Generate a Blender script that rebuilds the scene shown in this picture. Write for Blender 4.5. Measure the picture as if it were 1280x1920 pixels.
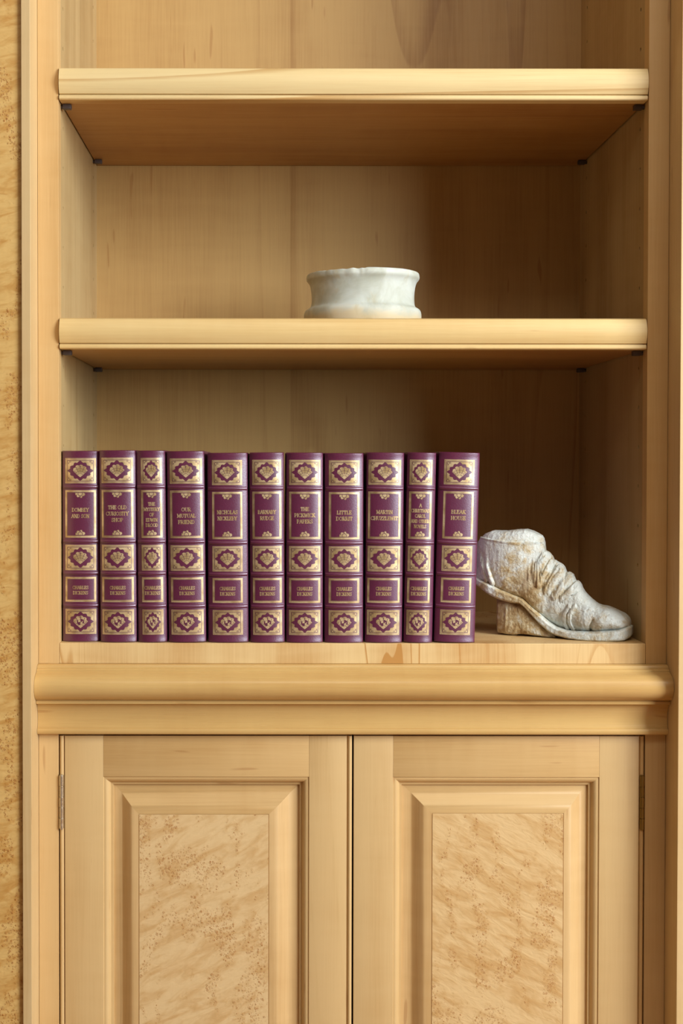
import bpy, bmesh, math, random
import numpy as np
from mathutils import Vector, noise
random.seed(7)

# ------------------------------------------------------------------ scene, camera, light
for o in list(bpy.data.objects):
    bpy.data.objects.remove(o)
S = bpy.context.scene
C = S.collection
S.view_settings.view_transform = 'Standard'
S.view_settings.look = 'None'
S.view_settings.gamma = 1
S.view_settings.use_curve_mapping = False
S.view_settings.exposure = -0.11

E = 1.12                      # eye height
cam_d = bpy.data.cameras.new('camera')
cam = bpy.data.objects.new('camera', cam_d)
C.objects.link(cam)
S.camera = cam
cam.location = (0, -1.6, E)
PITCH, ROLL = math.radians(0.94), math.radians(0.06)
cam.rotation_mode = 'XYZ'
from mathutils import Matrix
cam.rotation_euler = (Matrix.Rotation(math.pi/2 - PITCH, 3, 'X') @ Matrix.Rotation(ROLL, 3, 'Z')).to_euler()
cam_d.sensor_fit = 'VERTICAL'
cam_d.sensor_height = 36
cam_d.lens = 45
cam_d.shift_x = 133/1920
cam_d.shift_y = -(960-909.4)/1920
cam_d.clip_start = 0.05

W = bpy.data.worlds.new('room_light')
S.world = W
W.use_nodes = True
wn = W.node_tree.nodes
wn['Background'].inputs[0].default_value = (1.0, 0.93, 0.82, 1)
wn['Background'].inputs[1].default_value = 0.06

def area(name, loc, target, sx, sy, power, col):
    d = bpy.data.lights.new(name, 'AREA')
    d.shape = 'RECTANGLE'; d.size = sx; d.size_y = sy
    d.energy = power; d.color = col
    o = bpy.data.objects.new(name, d)
    C.objects.link(o)
    o.location = loc
    o.rotation_euler = (Vector(target)-Vector(loc)).to_track_quat('-Z', 'Y').to_euler()
    return o
area('window_light', (2.4, -1.95, 1.95), (0.1, 0, 1.0), 1.3, 1.6, 165, (0.92, 0.965, 1.0))
area('lamp_light', (0.35, -1.35, 2.5), (0.1, -.1, 0.9), 1.6, 0.35, 7, (1.0, 0.94, 0.84))

# ------------------------------------------------------------------ node helpers
class NT:
    def __init__(s, name):
        s.m = bpy.data.materials.new(name); s.m.use_nodes = True
        s.t = s.m.node_tree; s.b = s.t.nodes['Principled BSDF']
    def n(s, typ, **kw):
        nd = s.t.nodes.new(typ)
        for k, v in kw.items():
            if k.startswith('_'):
                setattr(nd, k[1:], v)
            else:
                key = int(k[1:]) if k[0] == 'i' and k[1:].isdigit() else k
                if isinstance(v, bpy.types.NodeSocket): s.t.links.new(v, nd.inputs[key])
                else: nd.inputs[key].default_value = v
        return nd
    def set(s, key, v):
        if isinstance(v, bpy.types.NodeSocket): s.t.links.new(v, s.b.inputs[key])
        else: s.b.inputs[key].default_value = v
    def math(s, op, a, b=0.0, c=0.0):
        return s.n('ShaderNodeMath', _operation=op, i0=a, i1=b, i2=c).outputs[0]
    def mix(s, f, a, b, mode='MIX'):
        nd = s.t.nodes.new('ShaderNodeMix'); nd.data_type = 'RGBA'; nd.blend_type = mode
        for i, v in ((0, f), (6, a), (7, b)):
            if isinstance(v, bpy.types.NodeSocket): s.t.links.new(v, nd.inputs[i])
            else: nd.inputs[i].default_value = v
        return nd.outputs[2]
    def ramp(s, f, a, b, lo=0.0, hi=1.0):
        nd = s.n('ShaderNodeMapRange', i0=f, i1=a, i2=b, i3=lo, i4=hi); nd.interpolation_type = 'SMOOTHSTEP'
        return nd.outputs[0]
    def noise(s, vec, scale, detail=2.0, rough=.5, dist=0.0):
        nd = s.n('ShaderNodeTexNoise', Vector=vec, Scale=scale, Detail=detail, Roughness=rough, Distortion=dist)
        return nd.outputs[0]
    def mapping(s, vec, scale=(1, 1, 1), loc=(0, 0, 0), rot=(0, 0, 0)):
        return s.n('ShaderNodeMapping', Vector=vec, Scale=scale, Location=loc, Rotation=rot).outputs[0]
    def bump(s, h, strength, dist):
        s.set('Normal', s.n('ShaderNodeBump', Strength=strength, Distance=dist, Height=h).outputs[0])

def lin(r, g, b):
    f = lambda c: (c/255/12.92) if c/255 <= .04045 else ((c/255+.055)/1.055)**2.4
    return (f(r), f(g), f(b), 1)

def maple(name, axis, light, dark, seed=0.0, lines=0.35, rings=14.0, rough=.42, figure=.25, ringscale=2.2, broadw=.5):
    k = NT(name)
    tone = lambda c: (c[0]*.87, c[1]*.875, c[2]*.85, 1)
    light, dark = tone(light), tone(dark)
    oc = k.n('ShaderNodeTexCoord').outputs['Object']
    a = {'X': 0, 'Y': 1, 'Z': 2}[axis]
    sc1 = [1, 1, 1]; sc1[a] = .055 if axis == 'X' else .085
    sc2 = [1, 1, 1]; sc2[a] = .025
    sc3 = [1, 1, 1]; sc3[a] = .10
    off = (seed*3.17, seed*1.31, seed*2.23)
    v1 = k.mapping(oc, sc1, off); v2 = k.mapping(oc, sc2, off); v3 = k.mapping(oc, sc3, off)
    n1 = k.noise(v1, ringscale, 2.0, .45, .35)
    ring = k.math('FRACT', k.math('MULTIPLY', n1, rings))
    ringl = k.ramp(ring, .80, .97)
    ringl = k.math('MULTIPLY', ringl, k.ramp(ring, 1.0, .975))
    mask = k.ramp(k.noise(v3, 6, 2), .40, .62)
    ringl = k.math('MULTIPLY', ringl, mask)
    fib = k.noise(v2, 420, 3, .6)
    broad = k.noise(v3, 14, 2, .55)
    fig = k.noise(k.mapping(oc, (1, 1, 1), off), 9, 2, .5)
    cross = [1, 1, 1]; cross[a] = 5.0
    curl = k.noise(k.mapping(oc, cross, off), 11, 1.5, .5, .5)
    t = k.math('MULTIPLY', k.ramp(broad, .3, .7), broadw)
    t = k.math('ADD', t, k.math('MULTIPLY', k.math('SUBTRACT', fib, .5), .55))
    t = k.math('ADD', t, k.math('MULTIPLY', ringl, lines))
    t = k.math('ADD', t, k.math('MULTIPLY', k.math('SUBTRACT', fig, .5), figure*1.6))
    t = k.math('ADD', t, k.math('MULTIPLY', k.math('SUBTRACT', curl, .5), figure))
    k_ = k.mix(k.ramp(t, -.1, 1.1), light, dark)
    sc4 = [1, 1, 1]; sc4[a] = .12
    fl = k.ramp(k.noise(k.mapping(oc, sc4, off), 95, 1, .5), .73, .79)
    col = k.mix(k.math('MULTIPLY', fl, .35), k_, lin(150, 95, 45))
    k.set('Base Color', col)
    k.set('Roughness', k.ramp(fib, .2, .8, rough-.05, rough+.06))
    k.b.inputs['Specular IOR Level'].default_value = .45
    k.bump(fib, .06, .0006)
    return k.m

def birdseye(name, light, dark, eye, seed, ang, strength=1.0):
    k = NT(name)
    oc = k.n('ShaderNodeTexCoord').outputs['Object']
    tone = lambda c: (c[0]*.92, c[1]*.90, c[2]*.85, 1)
    light, dark = tone(light), tone(dark)
    off = (seed*2.9, 0, seed*1.7)
    v = k.mapping(oc, (1, 1, 1), off)
    # wander the coordinates so that the eyes cluster in strings
    vrot = k.mapping(oc, (1, 1, 1), off, (0, ang, 0))
    vr = k.mapping(vrot, (1.0, 1, 3.2))
    rip = k.noise(vr, 22, 3, .55, .8)
    rip2 = k.noise(k.mapping(vrot, (1, 1, 2.6)), 62, 2, .5, .8)
    strings = k.noise(k.mapping(oc, (2.4, 1, 1.0), off), 15, 2, .55, .6)
    vo = k.n('ShaderNodeTexVoronoi', _feature='F1', Vector=v, Scale=250.0, Randomness=1.0)
    vo2 = k.n('ShaderNodeTexVoronoi', _feature='F1', Vector=k.mapping(v, (1, 1, 1), (.31, .2, .4)), Scale=330.0, Randomness=1.0)
    m = k.ramp(strings, .49, .56)
    pick = k.math('GREATER_THAN', k.n('ShaderNodeSeparateColor', Color=vo.outputs['Color']).outputs[0], .42)
    ring = k.math('MULTIPLY', k.ramp(vo.outputs['Distance'], .14, .24), k.ramp(vo.outputs['Distance'], .42, .30))
    ring2 = k.math('MULTIPLY', k.ramp(vo2.outputs['Distance'], .12, .2), k.ramp(vo2.outputs['Distance'], .36, .26))
    # crescent: only one side of each ring is dark
    half = k.ramp(k.noise(v, 330, 1), .42, .58)
    e = k.math('MULTIPLY', k.math('MULTIPLY', ring, pick), m)
    e = k.math('MULTIPLY', e, half)
    e2 = k.math('MULTIPLY', k.math('MULTIPLY', ring2, k.ramp(strings, .52, .60)), .7)
    e = k.math('MAXIMUM', e, e2)
    halo = k.math('MULTIPLY', k.ramp(vo.outputs['Distance'], .75, .2), k.math('MULTIPLY', m, .25))
    t = k.math('ADD', k.math('MULTIPLY', k.ramp(rip, .31, .70), .66), k.math('MULTIPLY', k.math('SUBTRACT', rip2, .5), .5))
    t = k.math('ADD', t, halo)
    col = k.mix(k.ramp(t, 0, 1), light, dark)
    col = k.mix(k.math('MULTIPLY', e, .8*strength), col, eye)
    fib = k.noise(k.mapping(oc, (1, 1, .05), off), 400, 2)
    col = k.mix(k.math('MULTIPLY', fib, .12), col, dark)
    k.set('Base Color', col)
    k.set('Roughness', .42)
    k.b.inputs['Specular IOR Level'].default_value = .45
    k.bump(k.math('ADD', k.math('ADD', rip2, rip), k.math('MULTIPLY', e, .7)), .45, .0012)
    return k.m

L0, D0 = lin(226, 194, 142), lin(196, 150, 90)
M = {}
M['stile'] = maple('maple_stile', 'Z', lin(228, 192, 136), lin(203, 156, 92), 1, .2)
M['stile2'] = maple('maple_stile_pale', 'Z', lin(226, 196, 146), lin(204, 166, 112), 2, .2)
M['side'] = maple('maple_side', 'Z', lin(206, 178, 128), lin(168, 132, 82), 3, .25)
M['back'] = maple('maple_back', 'Z', lin(212, 173, 112), lin(166, 120, 66), 4, .42, 15.0, .45, .2, 3.4, .30)
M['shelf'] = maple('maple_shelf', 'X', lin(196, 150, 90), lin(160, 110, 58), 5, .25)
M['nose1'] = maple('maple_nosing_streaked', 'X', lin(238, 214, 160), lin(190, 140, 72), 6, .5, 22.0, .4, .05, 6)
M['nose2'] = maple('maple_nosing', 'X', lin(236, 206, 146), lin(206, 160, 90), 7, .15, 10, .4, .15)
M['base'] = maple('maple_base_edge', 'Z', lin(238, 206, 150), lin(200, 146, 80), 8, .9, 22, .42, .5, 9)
M['mould'] = maple('maple_moulding', 'X', lin(220, 182, 118), lin(192, 146, 84), 9, .22, 10, .24, .2)
M['dstile'] = maple('maple_door_stile', 'Z', lin(222, 188, 134), lin(196, 154, 96), 10, .12)
M['drail'] = maple('maple_door_rail', 'X', lin(220, 184, 128), lin(190, 146, 86), 11, .4, 12)
M['panel'] = maple('maple_raised_panel', 'Z', lin(226, 190, 136), lin(188, 142, 82), 12, .4, 12)
M['eye_l'] = birdseye('birdseye_maple_left_door', lin(228, 200, 152), lin(204, 164, 108), lin(172, 116, 58), 1, .5)
M['eye_r'] = birdseye('birdseye_maple_right_door', lin(226, 196, 146), lin(200, 158, 100), lin(174, 120, 62), 2.3, -.5)
M['eye_w'] = birdseye('birdseye_maple_wall', lin(228, 192, 124), lin(198, 146, 74), lin(158, 96, 38), 3.7, .25)

def plain(name, col, rough=.5, metal=0.0, spec=.5):
    k = NT(name); k.set('Base Color', col); k.set('Roughness', rough); k.set('Metallic', metal)
    k.b.inputs['Specular IOR Level'].default_value = spec
    oc = k.n('ShaderNodeTexCoord').outputs['Object']
    nn = k.noise(oc, 220, 2)
    k.set('Roughness', k.ramp(nn, .3, .7, max(rough-.06, .05), rough+.06))
    return k.m
M['pin'] = plain('grey_metal', lin(92, 84, 84), .45, .5)
M['steel'] = plain('nickel', lin(205, 195, 175), .3, .9)
M['brass'] = plain('aged_brass', lin(150, 125, 70), .38, .9)
M['dark'] = plain('dark_cavity', lin(40, 24, 12), .9)
M['floor'] = plain('oak_floor', lin(170, 125, 80), .5)
M['plaster'] = plain('plaster', lin(220, 212, 196), .8)
M['paper'] = plain('paper_edges', lin(222, 204, 150), .5)

def leather():
    k = NT('burgundy_leather')
    oc = k.n('ShaderNodeTexCoord').outputs['Object']
    v = k.n('ShaderNodeTexVoronoi', _feature='F1', Vector=oc, Scale=900.0).outputs['Distance']
    n = k.noise(oc, 650, 3, .6)
    big = k.noise(oc, 35, 2)
    k.set('Base Color', k.mix(big, lin(82, 20, 50), lin(102, 29, 66)))
    h = k.math('ADD', k.math('MULTIPLY', v, .6), n)
    k.set('Roughness', k.ramp(n, .3, .7, .32, .46))
    k.b.inputs['Specular IOR Level'].default_value = .9
    k.set('Coat Weight', .8); k.set('Coat Roughness', .36); k.set('Specular Tint', (.82, .84, 1, 1))
    k.bump(h, .22, .0006)
    return k.m
M['leather'] = leather()
def gold():
    k = NT('gold_foil')
    oc = k.n('ShaderNodeTexCoord').outputs['Object']
    n = k.noise(oc, 900, 2, .6)
    b = k.noise(oc, 55, 2, .6)
    c = k.mix(k.ramp(b, .35, .65), lin(232, 208, 164), lin(188, 160, 112))
    k.set('Base Color', k.mix(k.math('MULTIPLY', k.ramp(n, .55, .75), .35), c, lin(140, 105, 70)))
    k.set('Metallic', .5); k.set('Roughness', .38)
    k.bump(n, .3, .0003)
    return k.m
M['gold'] = gold()

def alabaster():
    k = NT('alabaster')
    oc = k.n('ShaderNodeTexCoord').outputs['Object']
    n = k.noise(oc, 26, 5, .6, .6)
    n2 = k.noise(k.mapping(oc, (1, 1, .5)), 60, 4, .6)
    sz = k.n('ShaderNodeSeparateXYZ', Vector=oc).outputs
    base = k.mix(k.ramp(n, .35, .68), lin(206, 212, 204), lin(184, 188, 174))
    warm = k.math('MULTIPLY', k.ramp(k.math('ADD', sz[2], k.math('MULTIPLY', k.math('SUBTRACT', n, .5), .03)), .026, .012), .55)
    base = k.mix(warm, base, lin(214, 184, 118))
    stain = k.math('MULTIPLY', k.ramp(n2, .56, .72), .35)
    base = k.mix(stain, base, lin(188, 172, 128))
    k.set('Base Color', base)
    k.set('Roughness', .5)
    k.b.inputs['Specular IOR Level'].default_value = .3
    k.set('Subsurface Weight', .35); k.set('Subsurface Radius', (.02, .016, .01)); k.set('Subsurface Scale', .35)
    k.bump(k.math('ADD', n, n2), .12, .0015)
    return k.m
M['alabaster'] = alabaster()
def marble(name, bias):
    k = NT(name)
    oc = k.n('ShaderNodeTexCoord').outputs['Object']
    n = k.noise(oc, 28, 8, .70, .4)
    n2 = k.noise(oc, 85, 6, .70, .4)
    n3 = k.noise(oc, 330, 3, .65)
    n4 = k.noise(oc, 11, 2, .5)
    # the earth stain sits round the ankle and the arch
    d = k.n('ShaderNodeVectorMath', _operation='DISTANCE', i0=oc, i1=(-.045, -.02, .055)).outputs['Value']
    f = k.math('ADD', k.math('MULTIPLY', n, .62), k.math('MULTIPLY', n2, .40))
    f = k.math('ADD', f, k.ramp(d, .085, .01, -.035, .075))
    f = k.math('ADD', f, bias)
    base = k.mix(k.ramp(f, .45, .60), lin(214, 220, 214), lin(190, 172, 132))
    base = k.mix(k.ramp(f, .55, .68), base, lin(158, 128, 82))
    base = k.mix(k.math('MULTIPLY', k.ramp(f, .64, .76), .8), base, lin(112, 82, 46))
    base = k.mix(k.math('MULTIPLY', k.ramp(n3, .60, .72), .55), base, lin(120, 96, 64))
    base = k.mix(k.math('MULTIPLY', k.ramp(n4, .5, .62), .25), base, lin(196, 208, 214))
    k.set('Base Color', base)
    k.set('Roughness', .55)
    k.set('Subsurface Weight', .06); k.set('Subsurface Radius', (.008, .006, .004)); k.set('Subsurface Scale', .2)
    k.bump(k.math('ADD', n2, k.math('MULTIPLY', n3, .6)), .6, .003)
    return k.m
M['marble'] = marble('stained_marble', 0.0)
M['marble_b'] = marble('browner_marble', 0.08)

# ------------------------------------------------------------------ object helpers
def root(name, loc, label=None, cat=None, group=None):
    o = bpy.data.objects.new(name, None); C.objects.link(o); o.location = loc
    o.empty_display_size = .05
    if label: tag(o, label, cat, group)
    return o
def tag(o, label, cat, group=None):
    o['label'] = label; o['category'] = cat
    if group: o['group'] = group
    return o
def wloc(o):
    v = Vector((0, 0, 0))
    while o: v = v+o.location; o = o.parent
    return v
def mk(name, verts, faces, mats, parent=None, origin=None, smooth=False, fmat=None, sharp=None):
    """verts in world coordinates; the mesh is stored relative to its origin (its parent's by default)"""
    base = wloc(parent) if parent else Vector((0, 0, 0))
    org = Vector(origin) if origin else base
    me = bpy.data.meshes.new(name)
    me.from_pydata([(v[0]-org.x, v[1]-org.y, v[2]-org.z) for v in verts], [], faces)
    if not isinstance(mats, (list, tuple)): mats = [mats]
    for m in mats: me.materials.append(m)
    if fmat:
        for p, i in zip(me.polygons, fmat): p.material_index = i
    bm = bmesh.new(); bm.from_mesh(me)
    bmesh.ops.recalc_face_normals(bm, faces=bm.faces)
    bm.to_mesh(me); bm.free()
    if smooth: me.polygons.foreach_set('use_smooth', [True]*len(me.polygons))
    if smooth and sharp: me.set_sharp_from_angle(angle=math.radians(sharp))
    o = bpy.data.objects.new(name, me); C.objects.link(o)
    if parent: o.parent = parent
    o.location = org-base
    return o
class MB:
    def __init__(s): s.v = []; s.f = []; s.m = []
    def add(s, vs, fs, mi=0):
        b = len(s.v); s.v += list(vs); s.f += [tuple(b+i for i in f) for f in fs]; s.m += [mi]*len(fs)
    def box(s, x0, x1, y0, y1, z0, z1, bev=0.0, mi=0):
        bm = bmesh.new(); bmesh.ops.create_cube(bm, size=1)
        for v in bm.verts:
            v.co = ((x0+x1)/2+v.co.x*(x1-x0), (y0+y1)/2+v.co.y*(y1-y0), (z0+z1)/2+v.co.z*(z1-z0))
        if bev: bmesh.ops.bevel(bm, geom=bm.edges[:], offset=bev, segments=2, profile=.6, affect='EDGES')
        bm.verts.index_update()
        s.add([v.co[:] for v in bm.verts], [[v.index for v in f.verts] for f in bm.faces], mi); bm.free()
    def prism_x(s, prof, x0, x1, mi=0):
        n = len(prof)
        vs = [(x0, y, z) for y, z in prof]+[(x1, y, z) for y, z in prof]
        fs = [(i, (i+1) % n, n+(i+1) % n, n+i) for i in range(n)]+[tuple(range(n)), tuple(range(2*n-1, n-1, -1))]
        s.add(vs, fs, mi)
    def cyl(s, p0, p1, r, n=20, mi=0, r1=None):
        p0 = Vector(p0); p1 = Vector(p1); d = (p1-p0).normalized()
        a = d.orthogonal().normalized(); b = d.cross(a); r1 = r if r1 is None else r1
        vs = []
        for p, q in ((p0, r), (p1, r1)):
            for i in range(n):
                t = 2*math.pi*i/n; vs.append(tuple(p+a*math.cos(t)*q+b*math.sin(t)*q))
        fs = [(i, (i+1) % n, n+(i+1) % n, n+i) for i in range(n)]+[tuple(range(n)), tuple(range(2*n-1, n-1, -1))]
        s.add(vs, fs, mi)
    def build(s, name, mats, parent=None, **kw):
        return mk(name, s.v, s.f, mats, parent, fmat=s.m, **kw)

# ------------------------------------------------------------------ dimensions
XL, XR = -.2645, .4700          # opening of the niche
DEP = .352                       # depth of the niche
RL, RR = -.2905, .4960          # returns of the pilasters
PO = .048                        # how far the pilasters stand proud
ZB = E-.2245                     # surface of the bottom board
S2T, S2B = E+.1820, E+.1435
S1T, S1B = E+.4925, E+.4525
TOP = 2.15

def struct(name, mb, mat, **kw):
    o = mb.build(name, mat, origin=kw.pop('origin', None), **kw); o['kind'] = 'structure'; return o

# ------------------------------------------------------------------ the setting
b = MB(); b.box(-2.2, 3.0, -3.4, .46, -.05, 0); struct('floor', b, M['floor'])
b = MB(); b.box(-2.2, 3.0, -3.4, .46, 2.6, 2.65); struct('ceiling', b, M['plaster'])
b = MB(); b.box(-2.2, 3.0, .40, .46, 0, 2.6); struct('wall_back', b, M['plaster'])
b = MB(); b.box(-1.6, RL-.0110, -PO+.005, .40, 0, 2.6); struct('wall_left', b, M['eye_w'])
b = MB(); b.box(RR+.0110, 1.8, -PO+.005, .40, 0, 2.6); struct('wall_right', b, M['eye_w'])
b = MB(); b.box(RL-.0108, RL, -PO, .395, 0, 2.6, .0006); struct('trim_1', b, M['stile2'])
b = MB(); b.box(RR, RR+.0108, -PO, .395, 0, 2.6, .0006); struct('trim_2', b, M['stile2'])

# ------------------------------------------------------------------ bookcase
bc = root('bookcase', ((XL+XR)/2, DEP/2, ZB-.03), 'open built-in bookcase of honey maple above the doored cupboard', 'bookcase')
b = MB(); b.box(XL-.010, XR+.010, DEP, DEP+.012, ZB-.02, TOP); b.build('back_panel', M['back'], bc)
def side_panel(x, sgn):
    """inner face at x with two columns of drilled shelf-pin holes; sgn = +1 when the face looks to +x"""
    cols = [.037, .315]; zs = [ZB+.045+.0505*i for i in range(24)]
    r = .0026; cell = .006
    ys = [0.0]+sum([[c-cell, c+cell] for c in cols], [])+[DEP]
    V = []; F = []
    def q(y0, y1, z0, z1):
        n = len(V); V.extend([(x, y0, z0), (x, y1, z0), (x, y1, z1), (x, y0, z1)]); F.append((n, n+1, n+2, n+3))
    z0a, z1a = ZB-.026, TOP
    for i in range(len(ys)-1):
        if i % 2 == 0: q(ys[i], ys[i+1], z0a, z1a)
        else:
            cy = (ys[i]+ys[i+1])/2; zc = z0a
            for z in zs:
                q(ys[i], ys[i+1], zc, z-cell); zc = z+cell
                n = len(V); N = 16
                for k in range(N):
                    t = math.pi/4+2*math.pi*k/N; cx, sx = math.cos(t), math.sin(t); m = max(abs(cx), abs(sx))
                    V.append((x, cy+cx/m*cell, z+sx/m*cell))
                for k in range(N):
                    t = math.pi/4+2*math.pi*k/N; V.append((x, cy+math.cos(t)*r, z+math.sin(t)*r))
                for k in range(N):
                    t = math.pi/4+2*math.pi*k/N; V.append((x-sgn*.008, cy+math.cos(t)*r, z+math.sin(t)*r))
                for k in range(N):
                    k2 = (k+1) % N
                    F.append((n+k, n+k2, n+N+k2, n+N+k)); F.append((n+N+k, n+N+k2, n+2*N+k2, n+2*N+k))
                F.append(tuple(n+2*N+k for k in range(N)))
            q(ys[i], ys[i+1], zc, z1a)
    xo = x-sgn*.012
    n = len(V)
    V.extend([(x, 0, z0a), (x, DEP, z0a), (x, DEP, z1a), (x, 0, z1a), (xo, 0, z0a), (xo, DEP, z0a), (xo, DEP, z1a), (xo, 0, z1a)])
    F.extend([(n, n+1, n+5, n+4), (n+1, n+2, n+6, n+5), (n+2, n+3, n+7, n+6), (n+3, n, n+4, n+7), (n+4, n+5, n+6, n+7)])
    me = mk('side_panel', V, F, M['side'], bc)
    return me
side_panel(XL, 1); side_panel(XR, -1)
b = MB(); b.box(RL+.0003, XL+.0002, -.0004, .019, ZB-.0255, TOP, .0005); b.build('stile', M['stile'], bc)
b = MB(); b.box(XR-.0002, RR-.0003, -.0004, .019, ZB-.0255, TOP, .0005); b.build('stile', M['stile'], bc)
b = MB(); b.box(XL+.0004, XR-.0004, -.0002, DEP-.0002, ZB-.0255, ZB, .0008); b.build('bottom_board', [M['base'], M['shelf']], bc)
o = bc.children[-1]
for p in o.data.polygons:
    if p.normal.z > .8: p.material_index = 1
b = MB(); b.box(XL+.0004, XR-.0004, 0, DEP-.0002, TOP-.02, TOP, .0008); b.build('top_board', M['shelf'], bc)

# ------------------------------------------------------------------ shelves with moulded nosing
def shelf(zt, zb, nm, label):
    x0, x1 = XL+.0016, XR-.0022
    r = root('shelf', ((x0+x1)/2, DEP/2, zb), label, 'shelf', 'adjustable maple shelves')
    b = MB(); b.box(x0, x1, .014, DEP-.003, zb, zb+.030, .0004)
    b.box(x0, x1, .014, DEP-.003, zb+.030, zt-.0006, .0004)
    b.build('board', M['shelf'], r)
    h = zt-zb; pr = [(.014, zb), (.014, zt), (.0016, zt), (.0004, zt-.0006)]
    top, bot = zt-.0016, zb+.0072
    for i in range(13):
        t = i/12
        pr.append((-.0072*math.sin(math.pi*(.10+.78*t))**.8+.0004, top+(bot-top)*t))
    pr += [(.0002, zb+.0068), (.0002, zb+.0060), (-.0022, zb+.0054), (-.0030, zb+.0036), (-.0028, zb+.0012), (-.0016, zb)]
    pr = list(reversed(pr))
    b = MB(); b.prism_x(pr, x0, x1)
    b.build('nosing', nm, r, smooth=True, sharp=35)
shelf(S1T, S1B, M['nose1'], 'upper maple shelf, empty, with streaked rounded front edge')
shelf(S2T, S2B, M['nose2'], 'lower maple shelf carrying the round alabaster bowl')

def pin(x, y, z, sgn, label):
    """spoon pin: peg in the side wall, flat pad under the shelf"""
    b = MB()
    b.cyl((x-sgn*.006, y, z-.0032), (x+sgn*.004, y, z-.0032), .0024, 16)
    b.box(min(x+sgn*.0026, x+sgn*.0135), max(x+sgn*.0026, x+sgn*.0135), y-.0045, y+.0045, z-.0062, z, .0014)
    o = b.build('shelf_pin', M['pin'], origin=(x, y, z-.006), smooth=True, sharp=40)
    tag(o, label, 'shelf pin', 'metal shelf pins')
for zb, w in ((S1B, 'upper'), (S2B, 'lower')):
    for yy, fb in ((.020, 'front'), (.312, 'back')):
        pin(XL, yy, zb-.0002, 1, f'small grey metal shelf pin under the {w} shelf, {fb} left corner')
        pin(XR, yy, zb-.0002, -1, f'small grey metal shelf pin under the {w} shelf, {fb} right corner')

# ------------------------------------------------------------------ waist moulding
def arc(cy, cz, ry, rz, a0, a1, n):
    return [(cy-ry*math.cos(math.radians(a0+(a1-a0)*i/n)), cz+rz*math.sin(math.radians(a0+(a1-a0)*i/n))) for i in range(n+1)]
z = lambda d: E+d
pr = [(.018, z(-.3385)), (.018, z(-.2502)), (-.0050, z(-.2502))]
pr += [(-.0085, z(-.2512)), (-.0095, z(-.2530)), (-.0100, z(-.2548)), (-.0128, z(-.2552)), (-.0140, z(-.2562)), (-.0142, z(-.2576))]
pr += arc(-.013, z(-.2760), .0195, .0172, 78, -72, 22)
pr += [(-.0172, z(-.2928)), (-.0172, z(-.2936)), (-.0182, z(-.2940)), (-.0182, z(-.2974)), (-.0165, z(-.2982)), (-.0120, z(-.2990))]
for i in range(1, 15):
    t = i/14; a = math.pi/2*t
    pr.append((-.0110+.0075*math.sin(a*1.15)-.0012*t*t*3, z(-.2990-.0300*t)))
pr += [(-.0074, z(-.3295)), (-.0098, z(-.3302)), (-.0108, z(-.3322)), (-.0108, z(-.3345)), (-.0098, z(-.3366)), (-.0070, z(-.3378)), (-.003, z(-.3380)), (-.003, z(-.3385))]
b = MB(); b.prism_x(list(reversed(pr)), RL+.0003, RR-.0003)
o = b.build('waist_moulding', M['mould'], origin=((RL+RR)/2, 0, E-.3385), smooth=True, sharp=28)
tag(o, 'long horizontal maple moulding with fat rounded nose between bookcase and cupboard doors', 'moulding')

# ------------------------------------------------------------------ cupboard
ZD1, ZD0 = E-.3410, .115
cb = root('cupboard', ((XL+XR)/2, .15, 0), 'maple cupboard with two raised panel doors below the bookcase', 'cupboard')
DL, DRt = -.2642, .4688
b = MB(); b.box(RL+.0003, DL-.0012, 0, .019, 0, E-.3386, .0005); b.build('stile', M['stile'], cb)
b = MB(); b.box(DRt+.0012, RR-.0003, 0, .019, 0, E-.3386, .0005); b.build('stile', M['stile2'], cb)
b = MB()
b.box(DL-.001, DRt+.001, .03, .36, .09, .11); b.box(DL-.001, DRt+.001, .345, .36, .11, E-.3386)
b.box(DL-.012, DL-.0012, .0195, .345, .11, E-.3386); b.box(DRt+.0012, DRt+.012, .0195, .345, .11, E-.3386)
b.build('carcass', M['dark'], cb)
b = MB(); b.box(DL-.001, DRt+.001, .045, .06, 0, .09); b.build('plinth', M['drail'], cb)

def rings(b, outer, ins, mi=0, mix_=None, close=True):
    """nested rectangles: outer = (x0,x1,z0,z1); ins = [(left, right, topbottom, y)]"""
    n0 = len(b.v); x0, x1, z0, z1 = outer
    vs = []; fs = []; ms = []
    for (l, r, tb, y) in ins:
        vs += [(x0+l, y, z0+tb), (x1-r, y, z0+tb), (x1-r, y, z1-tb), (x0+l, y, z1-tb)]
    for k in range(len(ins)-1):
        for j in range(4):
            a = 4*k+j; c = 4*k+(j+1) % 4
            fs.append((a, c, c+4, a+4)); ms.append((mix_ or mi) if j in (0, 2) else mi)
    if close:
        k = 4*(len(ins)-1); fs.append((k, k+1, k+2, k+3)); ms.append(mi)
    for f, m in zip(fs, ms): b.f.append(tuple(n0+i for i in f)); b.m.append(m)
    b.v += vs
    return

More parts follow.
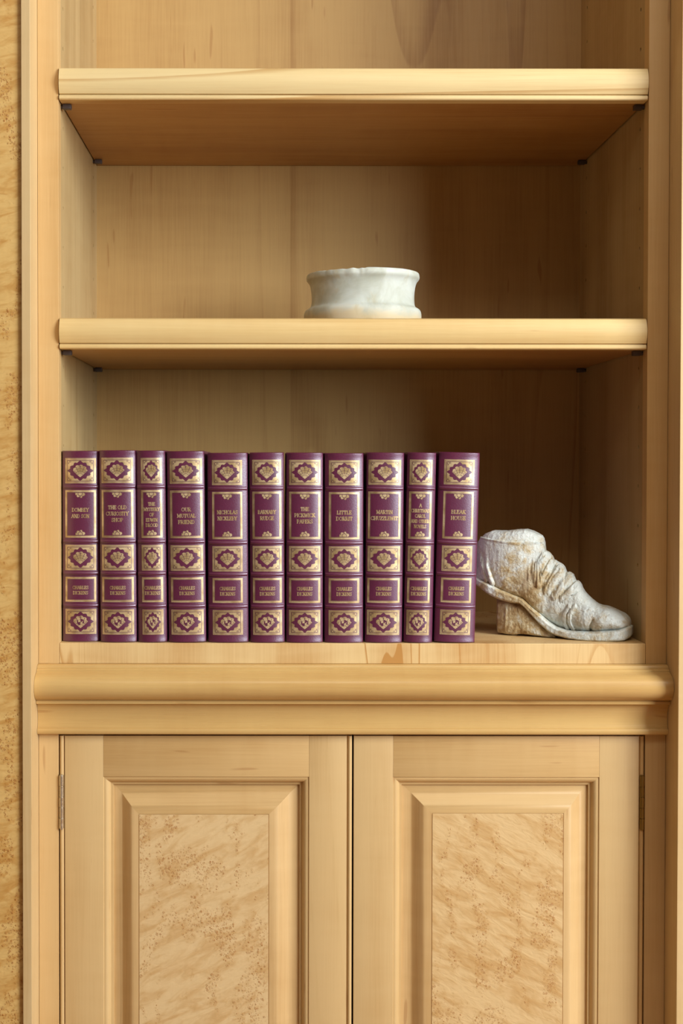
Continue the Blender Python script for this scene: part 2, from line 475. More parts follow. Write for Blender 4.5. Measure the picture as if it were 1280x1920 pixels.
def door(x0, x1, ox0, ox1, oz1, bx0, bx1, bz1, bl, br, eye, hx, hmat, hlabel, label):
    z0, z1 = ZD0, ZD1
    oz0 = z0+(z1-oz1); bz0 = z0+(z1-bz1)
    b = MB()
    T = .020
    Bd, Gv = .0054, .0012
    sx0 = x0+(Bd if bl else 0); sx1 = x1-(Bd if br else 0)
    # stiles run full height, rails between them
    def stile(a, c):
        b.box(a, c, 0, T, z0, z1, .0004, 0)
    stile(sx0+(Gv if bl else 0), ox0); stile(ox1, sx1-(Gv if br else 0))
    b.box(ox0+.0001, ox1-.0001, .00005, T, oz1, z1-.0001, .0002, 1)
    b.box(ox0+.0001, ox1-.0001, .00005, T, z0+.0001, oz0, .0002, 1)
    # edge beads with quirk
    for on, a, c in ((bl, x0, sx0), (br, sx1, x1)):
        if on:
            m = (a+c)/2; r = (c-a)/2
            N = 12; prof = [(m-r*math.cos(math.pi*i/N), .0022-.0030*math.sin(math.pi*i/N)) for i in range(N+1)]
            vs = [(p[0], p[1], zz) for zz in (z0, z1) for p in [(a, T)]+prof+[(c, T)]]
            n = N+3
            b.add(vs, [(i, i+1, n+i+1, n+i) for i in range(n-1)]+[tuple(range(n)), tuple(range(2*n-1, n-1, -1))], 0)
    if bl: b.box(x0+Bd-.0002, sx0+Gv+.0002, .0028, T-.001, z0, z1, 0, 0)
    if br: b.box(sx1-Gv-.0002, x1-Bd+.0002, .0028, T-.001, z0, z1, 0, 0)
    # sticking moulding round the opening
    st = [(0, .0002), (.0006, .0014), (.0022, .0014), (.0040, .0020), (.0062, .0036), (.0078, .0060), (.0086, .0082), (.0100, .0086), (.0116, .0088), (.0120, .0130), (.0120, .016)]
    rings(b, (ox0, ox1, oz0, oz1), [(i, i, i, y) for i, y in st], 0, 1, False)
    d = b.build('door', [M['dstile'], M['drail']], cb, smooth=True, sharp=25)
    d['label'] = label
    # raised panel
    pw = .0112
    px0, px1, pz0, pz1 = ox0+pw, ox1-pw, oz0+pw, oz1-pw
    L = bx0-px0; R = px1-bx1; TB = pz1-bz1
    prof = [(0, .0140), (.02, .0120), (.22, .0116), (.30, .0108), (.37, .0094), (.44, .0076), (.52, .0055), (.60, .0036), (.68, .0019), (.75, .0008), (.80, .0003), (.84, .0001), (.985, .0001), (.985, .0008), (1.0, .0008)]
    b2 = MB(); rings(b2, (px0, px1, pz0, pz1), [(L*t, R*t, TB*t, y) for t, y in prof], 0, 1, True)
    pnl = b2.build('raised_panel', [M['panel'], M['drail']], d, smooth=True, sharp=28)
    b3 = MB(); b3.box(bx0+.0002, bx1-.0002, -.0001, .004, bz0+.0002, bz1-.0002, .0003)
    inl = b3.build('birdseye_inlay', M[eye], d)
    inl['label'] = 'birdseye maple centre panel with rippled figure'
    # hinge: five knuckles on a pin, top and bottom
    for hz in (z1-.0495, z0+.115):
        b4 = MB(); hl = .067; n = 5; seg = hl/n
        for i in range(n):
            b4.cyl((hx, -.0008, hz-i*seg-.0004), (hx, -.0008, hz-(i+1)*seg+.0004), .0030 if i % 2 == 0 else .0028, 16)
        b4.cyl((hx, -.0008, hz+.0012), (hx, -.0008, hz-hl-.0012), .0022, 12)
        b4.box(hx-.0028, hx+.0028, -.0004, .0016, hz-hl, hz, .0002)
        h = b4.build('hinge', hmat, d, smooth=True, sharp=40); h['label'] = hlabel
door(DL, .1026, -.2094, .0488, E-.3925, -.1646, -.0020, E-.4402, True, True, 'eye_l', DL+.0024, M['steel'], 'bright nickel butt hinge', 'left door with panel of birdseye maple')
door(.1048, DRt, .1542, .4128, E-.3925, .2034, .3680, E-.4385, False, True, 'eye_r', DRt-.0024, M['brass'], 'dull brass butt hinge', 'right door with panel of birdseye maple')

# ------------------------------------------------------------------ lettering: a small serif capital alphabet made of strokes
def A_(cx, cy, rx, ry, a0, a1, n=10):
    return [(cx+rx*math.cos(math.radians(a0+(a1-a0)*i/n)), cy+ry*math.sin(math.radians(a0+(a1-a0)*i/n))) for i in range(n+1)]
K, T_ = .24, .14     # thick and thin strokes
def sf(*pts): return [([(x-.13, y), (x+.13, y)], T_) for x, y in pts]
G = {
 'A': (.78, [([(.08, 0), (.39, 1)], T_), ([(.39, 1), (.70, 0)], K), ([(.20, .36), (.60, .36)], T_)]+sf((.08, .03), (.70, .03))),
 'B': (.68, [([(.15, 0), (.15, 1)], K), ([(.15, .97), (.38, .97)]+A_(.38, .76, .20, .21, 90, -90)+[(.15, .55)], .11), ([(.38, .52)]+A_(.38, .28, .24, .25, 90, -90)+[(.15, .03)], .12)]+sf((.12, .03), (.12, .97))),
 'C': (.74, [(A_(.42, .5, .33, .47, 48, 312, 16), .13), ([(.66, .72), (.66, .97)], T_), ([(.66, .05), (.66, .25)], T_)]),
 'D': (.78, [([(.16, 0), (.16, 1)], K), ([(.16, .97), (.34, .97)]+A_(.34, .5, .34, .47, 90, -90, 14)+[(.16, .03)], .13)]+sf((.12, .03), (.12, .97))),
 'E': (.64, [([(.16, 0), (.16, 1)], K), ([(.16, .97), (.56, .97), (.56, .78)], T_), ([(.16, .52), (.44, .52)], T_), ([(.44, .62), (.44, .42)], T_), ([(.16, .03), (.58, .03), (.58, .24)], T_)]+sf((.12, .03), (.12, .97))),
 'F': (.60, [([(.16, 0), (.16, 1)], K), ([(.16, .97), (.55, .97), (.55, .76)], T_), ([(.16, .5), (.44, .5)], T_), ([(.44, .6), (.44, .4)], T_)]+sf((.16, .03), (.12, .97))),
 'G': (.78, [(A_(.42, .5, .33, .47, 48, 300, 16), .13), ([(.66, .72), (.66, .97)], T_), ([(.66, .05), (.66, .42)], K)]+sf((.64, .42))),
 'H': (.82, [([(.16, 0), (.16, 1)], K), ([(.66, 0), (.66, 1)], K), ([(.16, .5), (.66, .5)], T_)]+sf((.16, .03), (.16, .97), (.66, .03), (.66, .97))),
 'I': (.36, [([(.18, 0), (.18, 1)], K)]+sf((.18, .03), (.18, .97))),
 'K': (.76, [([(.16, 0), (.16, 1)], K), ([(.18, .42), (.62, .97)], T_), ([(.32, .58), (.66, 0)], K)]+sf((.16, .03), (.16, .97), (.60, .97), (.66, .03))),
 'L': (.62, [([(.16, 0), (.16, 1)], K), ([(.16, .03), (.56, .03), (.56, .27)], T_)]+sf((.16, .97), (.12, .03))),
 'M': (.94, [([(.15, 0), (.15, 1)], T_), ([(.15, 1), (.46, .15)], K), ([(.46, .15), (.78, 1)], T_), ([(.78, 0), (.78, 1)], K)]+sf((.15, .03), (.10, .97), (.78, .03), (.82, .97))),
 'N': (.82, [([(.15, 0), (.15, 1)], T_), ([(.15, 1), (.67, 0)], K), ([(.67, 0), (.67, 1)], T_)]+sf((.15, .03), (.10, .97), (.67, .97))),
 'O': (.80, [(A_(.40, .5, .32, .46, 0, 360, 20), .14)]),
 'P': (.66, [([(.16, 0), (.16, 1)], K), ([(.16, .97), (.36, .97)]+A_(.36, .71, .23, .26, 90, -90)+[(.16, .45)], .12)]+sf((.16, .03), (.12, .97))),
 'R': (.74, [([(.16, 0), (.16, 1)], K), ([(.16, .97), (.36, .97)]+A_(.36, .73, .22, .24, 90, -90)+[(.16, .49)], .12), ([(.34, .49), (.64, 0)], K)]+sf((.16, .03), (.12, .97), (.66, .03))),
 'S': (.62, [(A_(.31, .74, .20, .23, 35, 270, 10)+A_(.31, .27, .22, .24, 90, -145, 10), .13), ([(.52, .74), (.52, .97)], T_), ([(.10, .05), (.10, .28)], T_)]),
 'T': (.70, [([(.35, 0), (.35, 1)], K), ([(.06, .74), (.06, .97), (.64, .97), (.64, .74)], T_)]+sf((.35, .03))),
 'U': (.80, [([(.16, 1), (.16, .34)]+A_(.40, .34, .24, .31, 180, 360, 10)+[(.64, 1)], .12), ([(.16, .34), (.16, 1)], K)]+sf((.16, .97), (.64, .97))),
 'V': (.78, [([(.08, 1), (.39, 0)], K), ([(.39, 0), (.70, 1)], T_)]+sf((.10, .97), (.68, .97))),
 'W': (1.06, [([(.08, 1), (.32, 0)], K), ([(.32, 0), (.53, .9)], T_), ([(.53, .9), (.76, 0)], K), ([(.76, 0), (.98, 1)], T_)]+sf((.10, .97), (.96, .97))),
 'Y': (.76, [([(.08, 1), (.38, .46)], K), ([(.38, .46), (.68, 1)], T_), ([(.38, 0), (.38, .48)], K)]+sf((.10, .97), (.66, .97), (.38, .03))),
 'Z': (.68, [([(.08, .74), (.08, .97), (.60, .97)], T_), ([(.60, .97), (.08, .03)], K), ([(.08, .03), (.62, .03), (.62, .27)], T_)]),
 ' ': (.38, []),
}
def text_quads(txt, cx, cz, width, h):
    """stroke quads in spine coordinates (metres), the line fitted to the given width"""
    tot = sum(G[c][0] for c in txt); sx = width/tot; x = cx-width/2; out = []
    for c in txt:
        w, strokes = G[c]
        for pts, th in strokes:
            P = [(x+p[0]*sx, cz-h/2+p[1]*h) for p in pts]; t = th*min(h, sx*1.15)*.5
            for (a0, b0), (a1, b1) in zip(P, P[1:]):
                dx, dz = a1-a0, b1-b0; L = math.hypot(dx, dz) or 1e-9
                nx, nz = -dz/L*t, dx/L*t; ex, ez = dx/L*t*.5, dz/L*t*.5
                out.append([(a0-ex+nx, b0-ez+nz), (a0-ex-nx, b0-ez-nz), (a1+ex-nx, b1+ez-nz), (a1+ex+nx, b1+ez+nz)])
        x += w*sx
    return out
def mask_quads(fn, W_, H_, cz, cell=.3, maxrun=2.1):
    """a foil shape given by a mask (millimetres about its centre) as strips of quads"""
    nu = int(round(2*W_/cell)); nv = int(round(2*H_/cell)); cu = 2*W_/nu; cv = 2*H_/nv
    us = -W_+cu*(np.arange(nu)+.5); vs = -H_+cv*(np.arange(nv)+.5)
    U, V = np.meshgrid(us, vs); m = fn(U, V); out = []
    mr = int(maxrun/cu)
    for j in range(nv):
        i = 0
        while i < nu:
            if m[j, i]:
                k = i
                while k < nu and m[j, k] and k-i < mr: k += 1
                a, c = -W_+i*cu, -W_+k*cu; z0, z1 = vs[j]-cv/2, vs[j]+cv/2
                out.append([(a/1e3, cz+z0/1e3), (c/1e3, cz+z0/1e3), (c/1e3, cz+z1/1e3), (a/1e3, cz+z1/1e3)])
                i = k
            else: i += 1
    return out
def orn_mask(W_, H_, kind):
    def fn(u, v):
        din = np.minimum(W_-np.abs(u), H_-np.abs(v))
        g = din >= 0
        g &= ~((din > .95) & (din < 1.22))
        g &= ~((din > 2.3) & (din < 2.9))
        g &= ~((din >= 2.9) & (din < 3.4) & (np.sin((np.abs(u)+np.abs(v))*4.2) > .35))
        W2, H2 = W_-2.9, H_-2.9
        th = np.arctan2(v/H2, u/W2)
        p = 1.45
        rp = (np.abs(u/W2)**p+np.abs(v/H2)**p)**(1/p)
        ph0 = np.arctan2(v*W2, u*H2)
        bound = .90+.05*np.cos(12*th)+.03*np.abs(np.cos(6*th))
        loz = rp < bound
        g &= ~loz
        # corner scrolls
        for rr, c0, c1 in ((1.25, 1.9, 1.8), (.8, 4.1, 1.5), (.7, 1.6, 3.9)):
            d = np.hypot(np.abs(u)-(W2-c0), np.abs(v)-(H2-c1))
            g &= ~((np.abs(d-rr) < .2) & (np.abs(u)+np.abs(v)*.6 < W2+H2*.6-c0*.5) & ~loz)
        # central shell
        cw = min(9.2, .66*W2); ch = 8.2
        a = u/cw; b_ = (v+.4)/ch
        low = (b_ < .12) & ((np.abs(a)**1.15-b_*.98) < .93) & (np.abs(a) < 1)
        phi = np.arctan2(b_, a); r = np.hypot(a, b_*1.02)
        up = (b_ >= .0) & (r < .84+.17*np.abs(np.cos(phi*4.5+math.pi/2*0+.0)))
        s = low | up
        r2 = np.hypot(a, b_+.75)
        ph2 = np.arctan2(a, b_+.8)
        vein = (np.abs(np.sin(ph2*8.0)) < .20) & (r2 > .35) & (r < .88)
        vein |= (np.abs(np.sin(r2*8.5)) < .17) & (r < .75)
        s &= ~vein
        if kind == 2:
            rr = np.hypot(a, b_)
            s &= ~((np.abs(rr-.42) < .085) & (np.sin(phi*2+.6) > -.55))
            s &= ~((np.hypot(a-.13, b_-.17) < .15) | (np.hypot(a+.13, b_+.17) < .15))
        return g | s
    return fn
def frame_mask(W_, H_):
    def fn(u, v):
        din = np.minimum(W_-np.abs(u), H_-np.abs(v))
        return (din >= 0) & (din < 2.75) & ~((din > .8) & (din < 1.05)) & ~((din > 2.2) & (din < 2.38))
    return fn
def palm_mask(flip):
    def fn(u, v):
        v = v*flip     # palmette opens away from the frame
        a = u/6.0; b_ = (v+3.3)/6.6       # 0 at the frame, 1 at the tip
        r = np.hypot(a*.95, b_); phi = np.arctan2(b_, a)
        g = (r < .70+.30*np.abs(np.cos(phi*3.5+math.pi/2))*np.ones_like(r)) & (b_ > .02)
        g &= ~((np.abs(np.hypot(a, b_-.15)-.45) < .06))
        g &= ~((np.abs(a) < .035) & (b_ > .5))
        g |= (np.abs(np.abs(a)-.86) < .12) & (np.abs(b_-.25) < .16)
        return g
    return fn

# ------------------------------------------------------------------ books
BH = .2400
def book(title, twid, pitch, tz, x0, x1, h, yf, tilt, margin, label, caph=.0044, shift=0.0):
    """x0, x1: the spine's edges at its foot; yf: depth of the spine's edges; tilt in radians, + leans right"""
    w = x1-x0; hw = w/2; cx = (x0+x1)/2
    r = root('book', (cx, yf, ZB+abs(math.sin(tilt))*hw+.0001), label, 'book', 'burgundy leather novels')
    sag = .0062; T = .165
    lift = r.location.z
    ys = lambda u: yf-sag*(1-(abs(u)/hw)**2.3)+.0030
    def P(u, y, zz): return (cx+u, y, lift+zz)
    k = h/BH
    bands = [.0455*k, .0862*k, .1262*k, .1947*k]
    # cover: boards with rounded spine, slightly flared head and tail caps
    V = []; F = []
    NU = 26
    zs = [0, .0008, .002, .004]+[.004+(h-.008)*i/60 for i in range(1, 60)]+[h-.004, h-.002, h-.0008, h]
    def joint(u):
        e = 1-abs(u)/hw
        return .0012*math.exp(-((e-.05)/.03)**2)
    for zz in zs:
        cap = .0005*math.exp(-((zz-h+.0015)/.002)**2)+.0005*math.exp(-((zz-.0015)/.002)**2)
        if zz in (0, h): cap -= .0012
        row = [P(-hw, yf+T, zz), P(-hw, yf+.012, zz), P(-hw+.0004, yf+.0065, zz), P(-hw+.0002, yf+.0034, zz)]
        for i in range(NU+1):
            u = -hw+.0004+(w-.0008)*i/NU
            row.append(P(u, ys(u)-cap+joint(u), zz))
        row += [P(hw-.0002, yf+.0034, zz), P(hw-.0004, yf+.0065, zz), P(hw, yf+.012, zz), P(hw, yf+T, zz),
                P(hw-.0026, yf+T, zz), P(hw-.0026, yf+.008, zz), P(-hw+.0026, yf+.008, zz), P(-hw+.0026, yf+T, zz)]
        V += row
    n = len(row)
    for j in range(len(zs)-1):
        for i in range(n):
            i2 = (i+1) % n
            F.append((j*n+i, j*n+i2, (j+1)*n+i2, (j+1)*n+i))
    # ends
    m = (NU+1)+8
    for base in (0, (len(zs)-1)*n):
        # spine strip, left board, right board
        F.append(tuple(base+i for i in [2]+list(range(3, 3+NU+3))+[NU+6]+[NU+10, NU+11]))
        F.append(tuple(base+i for i in (0, 1, 2, NU+11, NU+12)))
        F.append(tuple(base+i for i in (NU+6, NU+7, NU+8, NU+9, NU+10)))
    mk('cover', V, F, M['leather'], r, smooth=True, sharp=50)
    b = MB()
    b.box(cx-hw+.0028, cx+hw-.0028, yf+.0085, yf+T-.004, lift+.0032, lift+h-.0032, .0004)
    b.build('page_block', M['paper'], r)
    # raised bands
    for zb in bands:
        V = []; F = []; NZ = 8; NB = 20
        for i in range(NB+1):
            u = -hw+.0012+(w-.0024)*i/NB
            fade = min(1, (1-abs(u)/hw)/.06)
            for j in range(NZ+1):
                t = -1+2*j/NZ
                V.append(P(u, ys(u)+.0006-(.0006+.0017*fade)*math.sqrt(max(0, 1-t*t)), zb+t*.0025))
        for i in range(NB):
            for j in range(NZ):
                a = i*(NZ+1)+j; F.append((a, a+1, a+NZ+2, a+NZ+1))
        mk('raised_band', V, F, M['leather'], r, smooth=True)
    def foil(name, quads, lab=None, du=shift):
        V = []; F = []
        for q in quads:
            n0 = len(V)
            for (u, zz) in q: V.append(P(u+du, ys(u+du)-.00016, zz))
            F.append((n0, n0+1, n0+2, n0+3))
        o = mk(name, V, F, M['gold'], r)
        if lab: o['label'] = lab
        return o
    Wm = (w-margin*2)/2*1e3
    for kind, (za, zb) in enumerate((((.1992, .2308)), ((.0900, .1220)), ((.0098, .0412)))):
        H_ = (zb-za)/2*1e3*k
        foil('gilt_ornament', mask_quads(orn_mask(Wm, H_, kind), Wm, H_, (za+zb)/2*k), 'gold foil lozenge with shell')
    q = mask_quads(frame_mask(Wm, 29.8*k), Wm, 29.8*k, .1608*k)
    q += mask_quads(palm_mask(-1), 6.3, 3.5, (.1608+.0298-.0027-.0035-.0004)*k)
    q += mask_quads(palm_mask(1), 6.3, 3.5, (.1608-.0298+.0027+.0035+.0004)*k)
    foil('title_frame', q, 'gold foil frame with two palmettes')
    foil('author_frame', mask_quads(frame_mask(Wm, 15.6*k), Wm, 15.6*k, .0660*k), 'gold foil frame')
    q = []
    n = len(title)
    for i, (t, tw) in enumerate(zip(title, twid)):
        q += text_quads(t, 0, (tz+(n-1)/2*pitch-i*pitch)*k, tw*.000667, caph)
    foil('title_lettering', q, 'gold foil title lettering')
    q = text_quads('CHARLES', 0, .0684*k, .0200, .0041)+text_quads('DICKENS', 0, .0618*k, .0190, .0041)
    foil('author_lettering', q, 'gold foil author lettering')
    r.rotation_euler = (0, tilt, 0)
    return r
P5 = .0078; P3 = .0066
XS = lambda px: (px-507)/1494.0
BOOKS = [
 (['DOMBEY', 'AND SON'], [32, 34], P5, .1620, 114.8, 184.6, .2408, .013, -.0008, 'leftmost burgundy leather book, gold title DOMBEY AND SON'),
 (['THE OLD', 'CURIOSITY', 'SHOP'], [35, 43, 22], P5, .1610, 187.2, 256.0, .2413, .0075, -.0060, 'burgundy leather book with gold title THE OLD CURIOSITY SHOP'),
 (['THE', 'MYSTERY', 'OF', 'EDWIN', 'DROOD'], [13, 30, 9, 22, 23], P3, .1600, 258.2, 313.0, .2410, .0070, -.0105, 'narrow burgundy leather book titled THE MYSTERY OF EDWIN DROOD'),
 (['OUR', 'MUTUAL', 'FRIEND'], [18, 35, 31], P5, .1590, 316.0, 386.6, .2403, .0060, -.0110, 'burgundy leather book with gold title OUR MUTUAL FRIEND'),
 (['NICHOLAS', 'NICKLEBY'], [39, 37], P5, .1610, 390.4, 466.0, .2383, .0060, -.0060, 'wide burgundy leather book with gold title NICHOLAS NICKLEBY'),
 (['BARNABY', 'RUDGE'], [34, 26], P5, .1610, 469.6, 534.2, .2388, .0055, -.0065, 'burgundy leather book with gold title BARNABY RUDGE'),
 (['THE', 'PICKWICK', 'PAPERS'], [16, 39, 30], P5, .1610, 536.8, 605.8, .2388, .0055, -.0006, 'burgundy leather book with gold title THE PICKWICK PAPERS'),
 (['LITTLE', 'DORRIT'], [28, 31], P5, .1610, 608.6, 681.4, .2383, .0055, .0000, 'burgundy leather book with gold title LITTLE DORRIT'),
 (['MARTIN', 'CHUZZLEWIT'], [31, 51], P5, .1610, 684.4, 754.6, .2388, .0055, .0090, 'burgundy leather book with gold title MARTIN CHUZZLEWIT'),
 (['A', 'CHRISTMAS', 'CAROL', 'AND OTHER', 'NOVELS'], [5, 34, 20, 34, 23], P3, .1600, 757.0, 811.2, .2388, .0050, .0190, 'narrow burgundy leather book titled A CHRISTMAS CAROL AND OTHER NOVELS'),
 (['BLEAK', 'HOUSE'], [27, 28], P5, .1610, 814.6, 891.0, .2388, .0050, .0245, 'rightmost burgundy leather book, leaning right, gold title BLEAK HOUSE'),
]
GILT = [(4.0, 0), (3.2, -.2), (5.2, .9), (3.4, .4), (6.4, -.5), (3.5, 0), (3.5, 0), (5.2, 0), (3.2, -.9), (4.0, -1.0), (6.6, -.2)]
for (t, tw, pitch, tz, a, c, h, yf, tilt, lab), (mg, sh) in zip(BOOKS, GILT):
    book(t, tw, pitch, tz, XS(a), XS(c), h, yf, tilt, mg/1e3, lab, .0046 if len(t) < 5 else .0042, sh/1e3)

# ------------------------------------------------------------------ alabaster bowl
def bowl():
    cx, cy, z0 = .1255, .148, S2T
    R0 = .0800
    prof = [(.0, .0), (.060, .0), (.0735, .0005), (.0785, .0040), (.0808, .0110), (.0812, .0190), (.0806, .0240), (.0788, .0272), (.0752, .0290), (.0724, .0306),
            (.0712, .0340), (.0707, .0400), (.0708, .0470), (.0714, .0540), (.0722, .0600), (.0740, .0642), (.0766, .0668), (.0780, .0688), (.0781, .0715), (.0776, .0750), (.0758, .0762),
            (.0715, .0766), (.0660, .0755), (.0640, .0700), (.0632, .0500), (.0620, .0300), (.0560, .0200), (.0300, .0170), (.0, .0165)]
    # resample smoothly
    N = 160; V = []; F = []
    for i, (r, zz) in enumerate(prof):
        for j in range(N):
            a = 2*math.pi*j/N
            p = Vector((math.cos(a)*3, math.sin(a)*3, zz*40))
            nr = noise.fractal(p, 1, 2, 4)*.0007 + noise.noise(p*.5)*.0006
            rr = r+(nr if r > .01 else 0)
            z2 = zz
            # chipped stretch of the rim, facing the room and slightly to the left
            deg = math.degrees(a)
            if zz > .062 and r > .05:
                c = 0
                for cdeg, wd, dp in ((262, 3.0, .0030), (268, 1.6, .0014), (247, 6, .0022), (236, 4, .0014), (225, 7, .0016), (100, 8, .002)):
                    c += dp*math.exp(-((deg-cdeg)/wd)**2)
                c *= (.75+.7*noise.noise(Vector((a*22, 3.1, zz*200))))
                z2 -= c*(zz-.060)/.015
                if .0765 < r: rr -= c*.9
                z2 += .0007*math.cos(a+.3)
            V.append((cx+.985*rr*math.cos(a), cy+.88*rr*math.sin(a), z0+z2))
    n = len(prof)
    for i in range(n-1):
        for j in range(N):
            j2 = (j+1) % N
            F.append((i*N+j, i*N+j2, (i+1)*N+j2, (i+1)*N+j))
    o = mk('bowl', V, F, M['alabaster'], origin=(cx, cy, z0), smooth=True)
    bm = bmesh.new(); bm.from_mesh(o.data); bmesh.ops.remove_doubles(bm, verts=bm.verts, dist=1e-5); bm.to_mesh(o.data); bm.free()
    sub = o.modifiers.new('sub', 'SUBSURF'); sub.levels = 1; sub.render_levels = 1
    tag(o, 'round pale alabaster bowl with chipped rim standing on the lower shelf', 'bowl')
bowl()

# ------------------------------------------------------------------ marble foot in a sandal
def interp(pts, x):
    return float(np.interp(x, [p[0] for p in pts], [p[1] for p in pts]))
YAW = math.radians(22)
FX, FY = .4635, .034           # toe tip
ft = root('marble_foot', (FX-.10, FY+.03, ZB), 'marble sculpture fragment of a sandalled left-standing foot beside the rightmost book', 'sculpture')
ft['label'] = 'weathered marble sculpture of a sandalled foot, right of the burgundy books'
US, UZ = .000188, .000190
def loc(zx, zy): return ((zx-1147)*US, (885+(zx-1147)*.060-zy)*UZ)
TOPC = [(40, 380), (48, 300), (62, 235), (82, 185), (108, 150), (140, 120), (190, 103), (240, 106), (280, 110), (350, 104), (420, 103), (465, 118), (505, 138), (530, 150), (546, 172),
        (551, 262), (562, 262), (604, 298), (612, 330), (640, 340), (664, 352), (692, 386), (700, 412), (728, 420), (746, 434), (762, 466), (790, 488), (804, 512), (822, 548), (850, 580), (880, 610), (910, 635), (945, 648), (980, 655), (1020, 670), (1060, 690), (1090, 705), (1110, 720), (1126, 740), (1134, 762)]
JUN = [(40, 410), (100, 437), (180, 468), (260, 512), (340, 547), (420, 582), (480, 640), (540, 690), (600, 745), (650, 778), (720, 800), (790, 808), (900, 810), (1060, 800), (1134, 782)]
SOLB = [(30, 440), (60, 470), (100, 497), (170, 547), (240, 585), (330, 610), (400, 618), (430, 642), (480, 700), (540, 765), (600, 815), (650, 840), (740, 862), (850, 876), (1000, 884), (1100, 880), (1135, 862), (1147, 838)]
FOOTW = [(40, 8), (70, 62), (110, 96), (180, 124), (300, 138), (450, 134), (600, 140), (750, 162), (850, 172), (950, 170), (1030, 152), (1080, 126), (1115, 88), (1134, 40)]
def ankw(zx): return 150*math.sqrt(max(0.0, 1-((zx-318)/246)**2))
def ss(a, b, x):
    t = min(1, max(0, (x-a)/(b-a))); return t*t*(3-2*t)
def seg(px, py, pts):
    best = 1e9
    for (x0, y0), (x1, y1) in zip(pts, pts[1:]):
        dx, dy = x1-x0, y1-y0; t = ((px-x0)*dx+(py-y0)*dy)/(dx*dx+dy*dy); t = min(1, max(0, t))
        best = min(best, math.hypot(px-x0-t*dx, py-y0-t*dy))
    return best
GRO = [ # (polyline, depth, width)
 ([(560, 290), (515, 350), (470, 405), (462, 440), (490, 470)], 7, 7), ([(625, 365), (585, 420), (548, 500), (560, 530)], 7, 7),
 ([(705, 430), (665, 490), (628, 555)], 7, 7), ([(660, 390), (612, 450), (580, 520)], 4, 6), ([(765, 470), (715, 530), (672, 580)], 6, 6), ([(810, 530), (760, 560), (700, 590)], 5, 6),

 ([(900, 735), (884, 770), (882, 808)], 11, 9), ([(1010, 690), (1060, 720), (1100, 760)], 5, 8), ([(860, 670), (930, 668), (1000, 700)], 4, 8),
 ([(140, 330), (165, 400), (185, 465)], 6, 8), ([(195, 370), (215, 430), (228, 480)], 5, 8), ([(120, 240), (150, 340)], 4, 7),
 ([(480, 470), (520, 520), (580, 545)], 4, 8), ([(400, 300), (440, 330)], 6, 9)]
RIDGE = [([(100, 150), (250, 178), (400, 203), (540, 207)], 8, 5), 
         ([(170, 350), (205, 470)], 6, 12), ([(820, 735), (840, 730)], 13, 42), ([(960, 745), (1050, 760)], 13, 36), ([(1073, 776), (1084, 780)], 9, 15), ([(405, 290), (420, 300)], 8, 22), ([(640, 640), (600, 700)], 6, 40)]
STRAPS = [([(566, 300), (520, 372), (484, 436)], 30), ([(612, 340), (574, 420), (536, 492)], 22), ([(664, 385), (622, 462), (584, 532)], 26), ([(722, 440), (676, 510), (640, 566)], 26), ([(782, 500), (734, 548), (694, 584)], 24),
          ([(776, 640), (742, 690), (740, 745), (760, 795)], 13), ([(742, 640), (706, 690), (704, 745), (724, 790)], 13), ([(150, 340), (180, 400), (205, 470)], 22), ([(110, 300), (130, 380), (160, 450)], 14)]
def relief(zx, zy):
    d = 0
    for p, w in STRAPS: d += 12*ss(w*1.08, w*.84, seg(zx, zy, p))
    for p, dp, w in GRO: d -= 1.5*dp*math.exp(-(seg(zx, zy, p)/w)**2)
    for p, dp, w in RIDGE: d += dp*math.exp(-(seg(zx, zy, p)/w)**2)
    lim = interp([(90, 148), (250, 178), (400, 203), (560, 207)], zx)
    if zx < 560 and zy < lim: d -= 14*ss(0, 10, lim-zy)
    return d
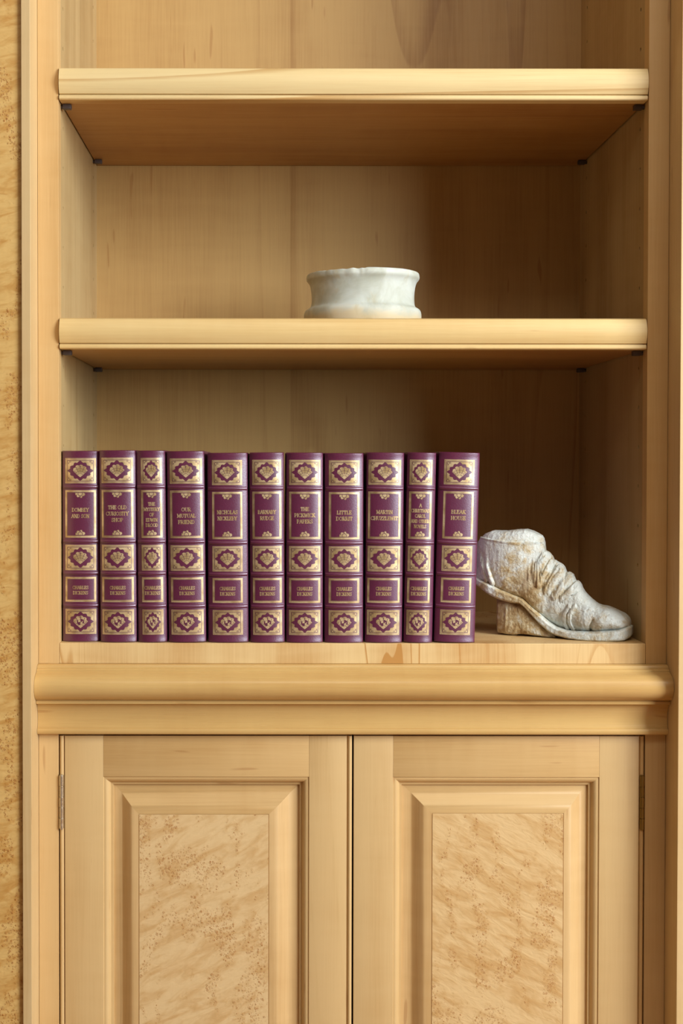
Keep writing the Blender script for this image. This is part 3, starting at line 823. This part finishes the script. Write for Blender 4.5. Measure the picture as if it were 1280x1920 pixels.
def loft(name, xs, topf, botf, widf, pexp, mat, rel, nz=56, rough=3.0, lab=None, minz=None):
    V = []; F = []; cs, sn = math.cos(YAW), math.sin(YAW)
    def place(s, w, zz):
        if minz is not None: zz = max(zz, minz)
        return (FX+s*cs+w*sn, FY-s*sn+w*cs, ZB+zz)
    cols = []
    for zx in xs:
        zt, zb = topf(zx), botf(zx)
        col = []
        for j in range(nz):
            ph = 2*math.pi*j/nz
            c, s_ = math.cos(ph), math.sin(ph)
            e = 2/(pexp(zx) if callable(pexp) else pexp)
            zy = (zt+zb)/2-(zb-zt)/2*math.copysign(abs(s_)**e, s_)
            w = -widf(zx, zy)*math.copysign(abs(c)**e, c)
            r = 0
            if rel:
                r = relief(zx, zy)*(1 if c > 0 else .7)
            p = Vector((zx*.012, zy*.012, w*.012+5))
            r += rough*(noise.fractal(p*1.3, 1, 2, 4)*1.0+noise.fractal(p*5, 1, 2, 3)*.6)
            # radial displacement
            nl = math.hypot(c, s_)
            w2 = w-math.copysign(1, c)*r*min(1, abs(c)*3)
            zy2 = zy-r*s_*.5
            s, zz = loc(zx, zy2)
            col.append(place(s, w2*UZ, zz))
        cols.append(col)
    for col in cols: V += col
    for i in range(len(xs)-1):
        for j in range(nz):
            j2 = (j+1) % nz
            F.append((i*nz+j, i*nz+j2, (i+1)*nz+j2, (i+1)*nz+j))
    for i in (0, len(xs)-1):
        c = Vector((0, 0, 0))
        for p in cols[i]: c += Vector(p)
        c /= nz; n = len(V); V.append(tuple(c))
        for j in range(nz): F.append((n, i*nz+j, i*nz+(j+1) % nz))
    o = mk(name, V, F, mat, ft, smooth=True)
    if lab: o['label'] = lab
    return o
def fw(zx, zy):
    f = interp(FOOTW, zx); a = ankw(zx)
    # the instep narrows upwards
    tz = interp(TOPC, zx); jz = interp(JUN, zx); q = max(0, (jz-zy)/max(1, jz-tz))
    f = f*(1-.45*q*ss(1000, 700, zx)*ss(420, 600, zx))
    lo = interp([(300, 520), (480, 430), (560, 300)], zx)
    t = ss(lo, lo-170, zy) if zx < 564 else 0
    return max(f*(1-t)+a*t, 3)
xs = [40+3.0*i for i in range(365)]
loft('foot', xs, lambda x: interp(TOPC, x), lambda x: interp(JUN, x)+14, fw, lambda x: 2.5+2.5*ss(600, 480, x), M['marble'], True, 170, 3.0)
def sw(zx, zy):
    base = interp(FOOTW, min(zx, 1120)) if zx > 110 else interp(FOOTW, max(zx, 70))
    w = base+12
    if zx > 990:
        t = ss(990, 1080, zx); w = w*(1-t)+t*182*math.sqrt(max(.004, 1-((zx-985)/164)**2))
    if zx < 110: w = 110*math.sqrt(max(.01, (zx-28)/85))
    # a fine groove between two layers of the sole
    j = interp(JUN, zx); bb = interp(SOLB, zx); q = (zy-j)/(bb-j)
    return w-6*math.exp(-((q-.42)/.10)**2)
xs = [30+4.8*i for i in range(233)]
loft('sole', xs, lambda x: interp(JUN, min(x, 1134))-(2 if x < 1134 else -6), lambda x: interp(SOLB, x), sw, 4.0, M['marble'], False, 48, 2.6, 'marble sandal sole with grooved edge', 0.0)
HT = [(226, 575), (300, 585), (400, 600), (440, 640), (500, 700), (560, 775), (640, 835)]
HB = [(226, 800), (236, 822), (300, 832), (350, 838), (400, 830), (470, 838), (560, 850), (640, 858)]
def hw_(zx, zy):
    w = interp([(226, 60), (240, 92), (300, 118), (420, 124), (560, 118), (640, 90)], zx)
    return w*(1+.10*(zy-700)/130)
xs = [226+4.4*i for i in range(95)]
loft('heel_block', xs, lambda x: interp(HT, x), lambda x: interp(HB, x), hw_, 4.5, M['marble_b'], False, 56, 5.0, 'rough brown block under the arch', 0.0)
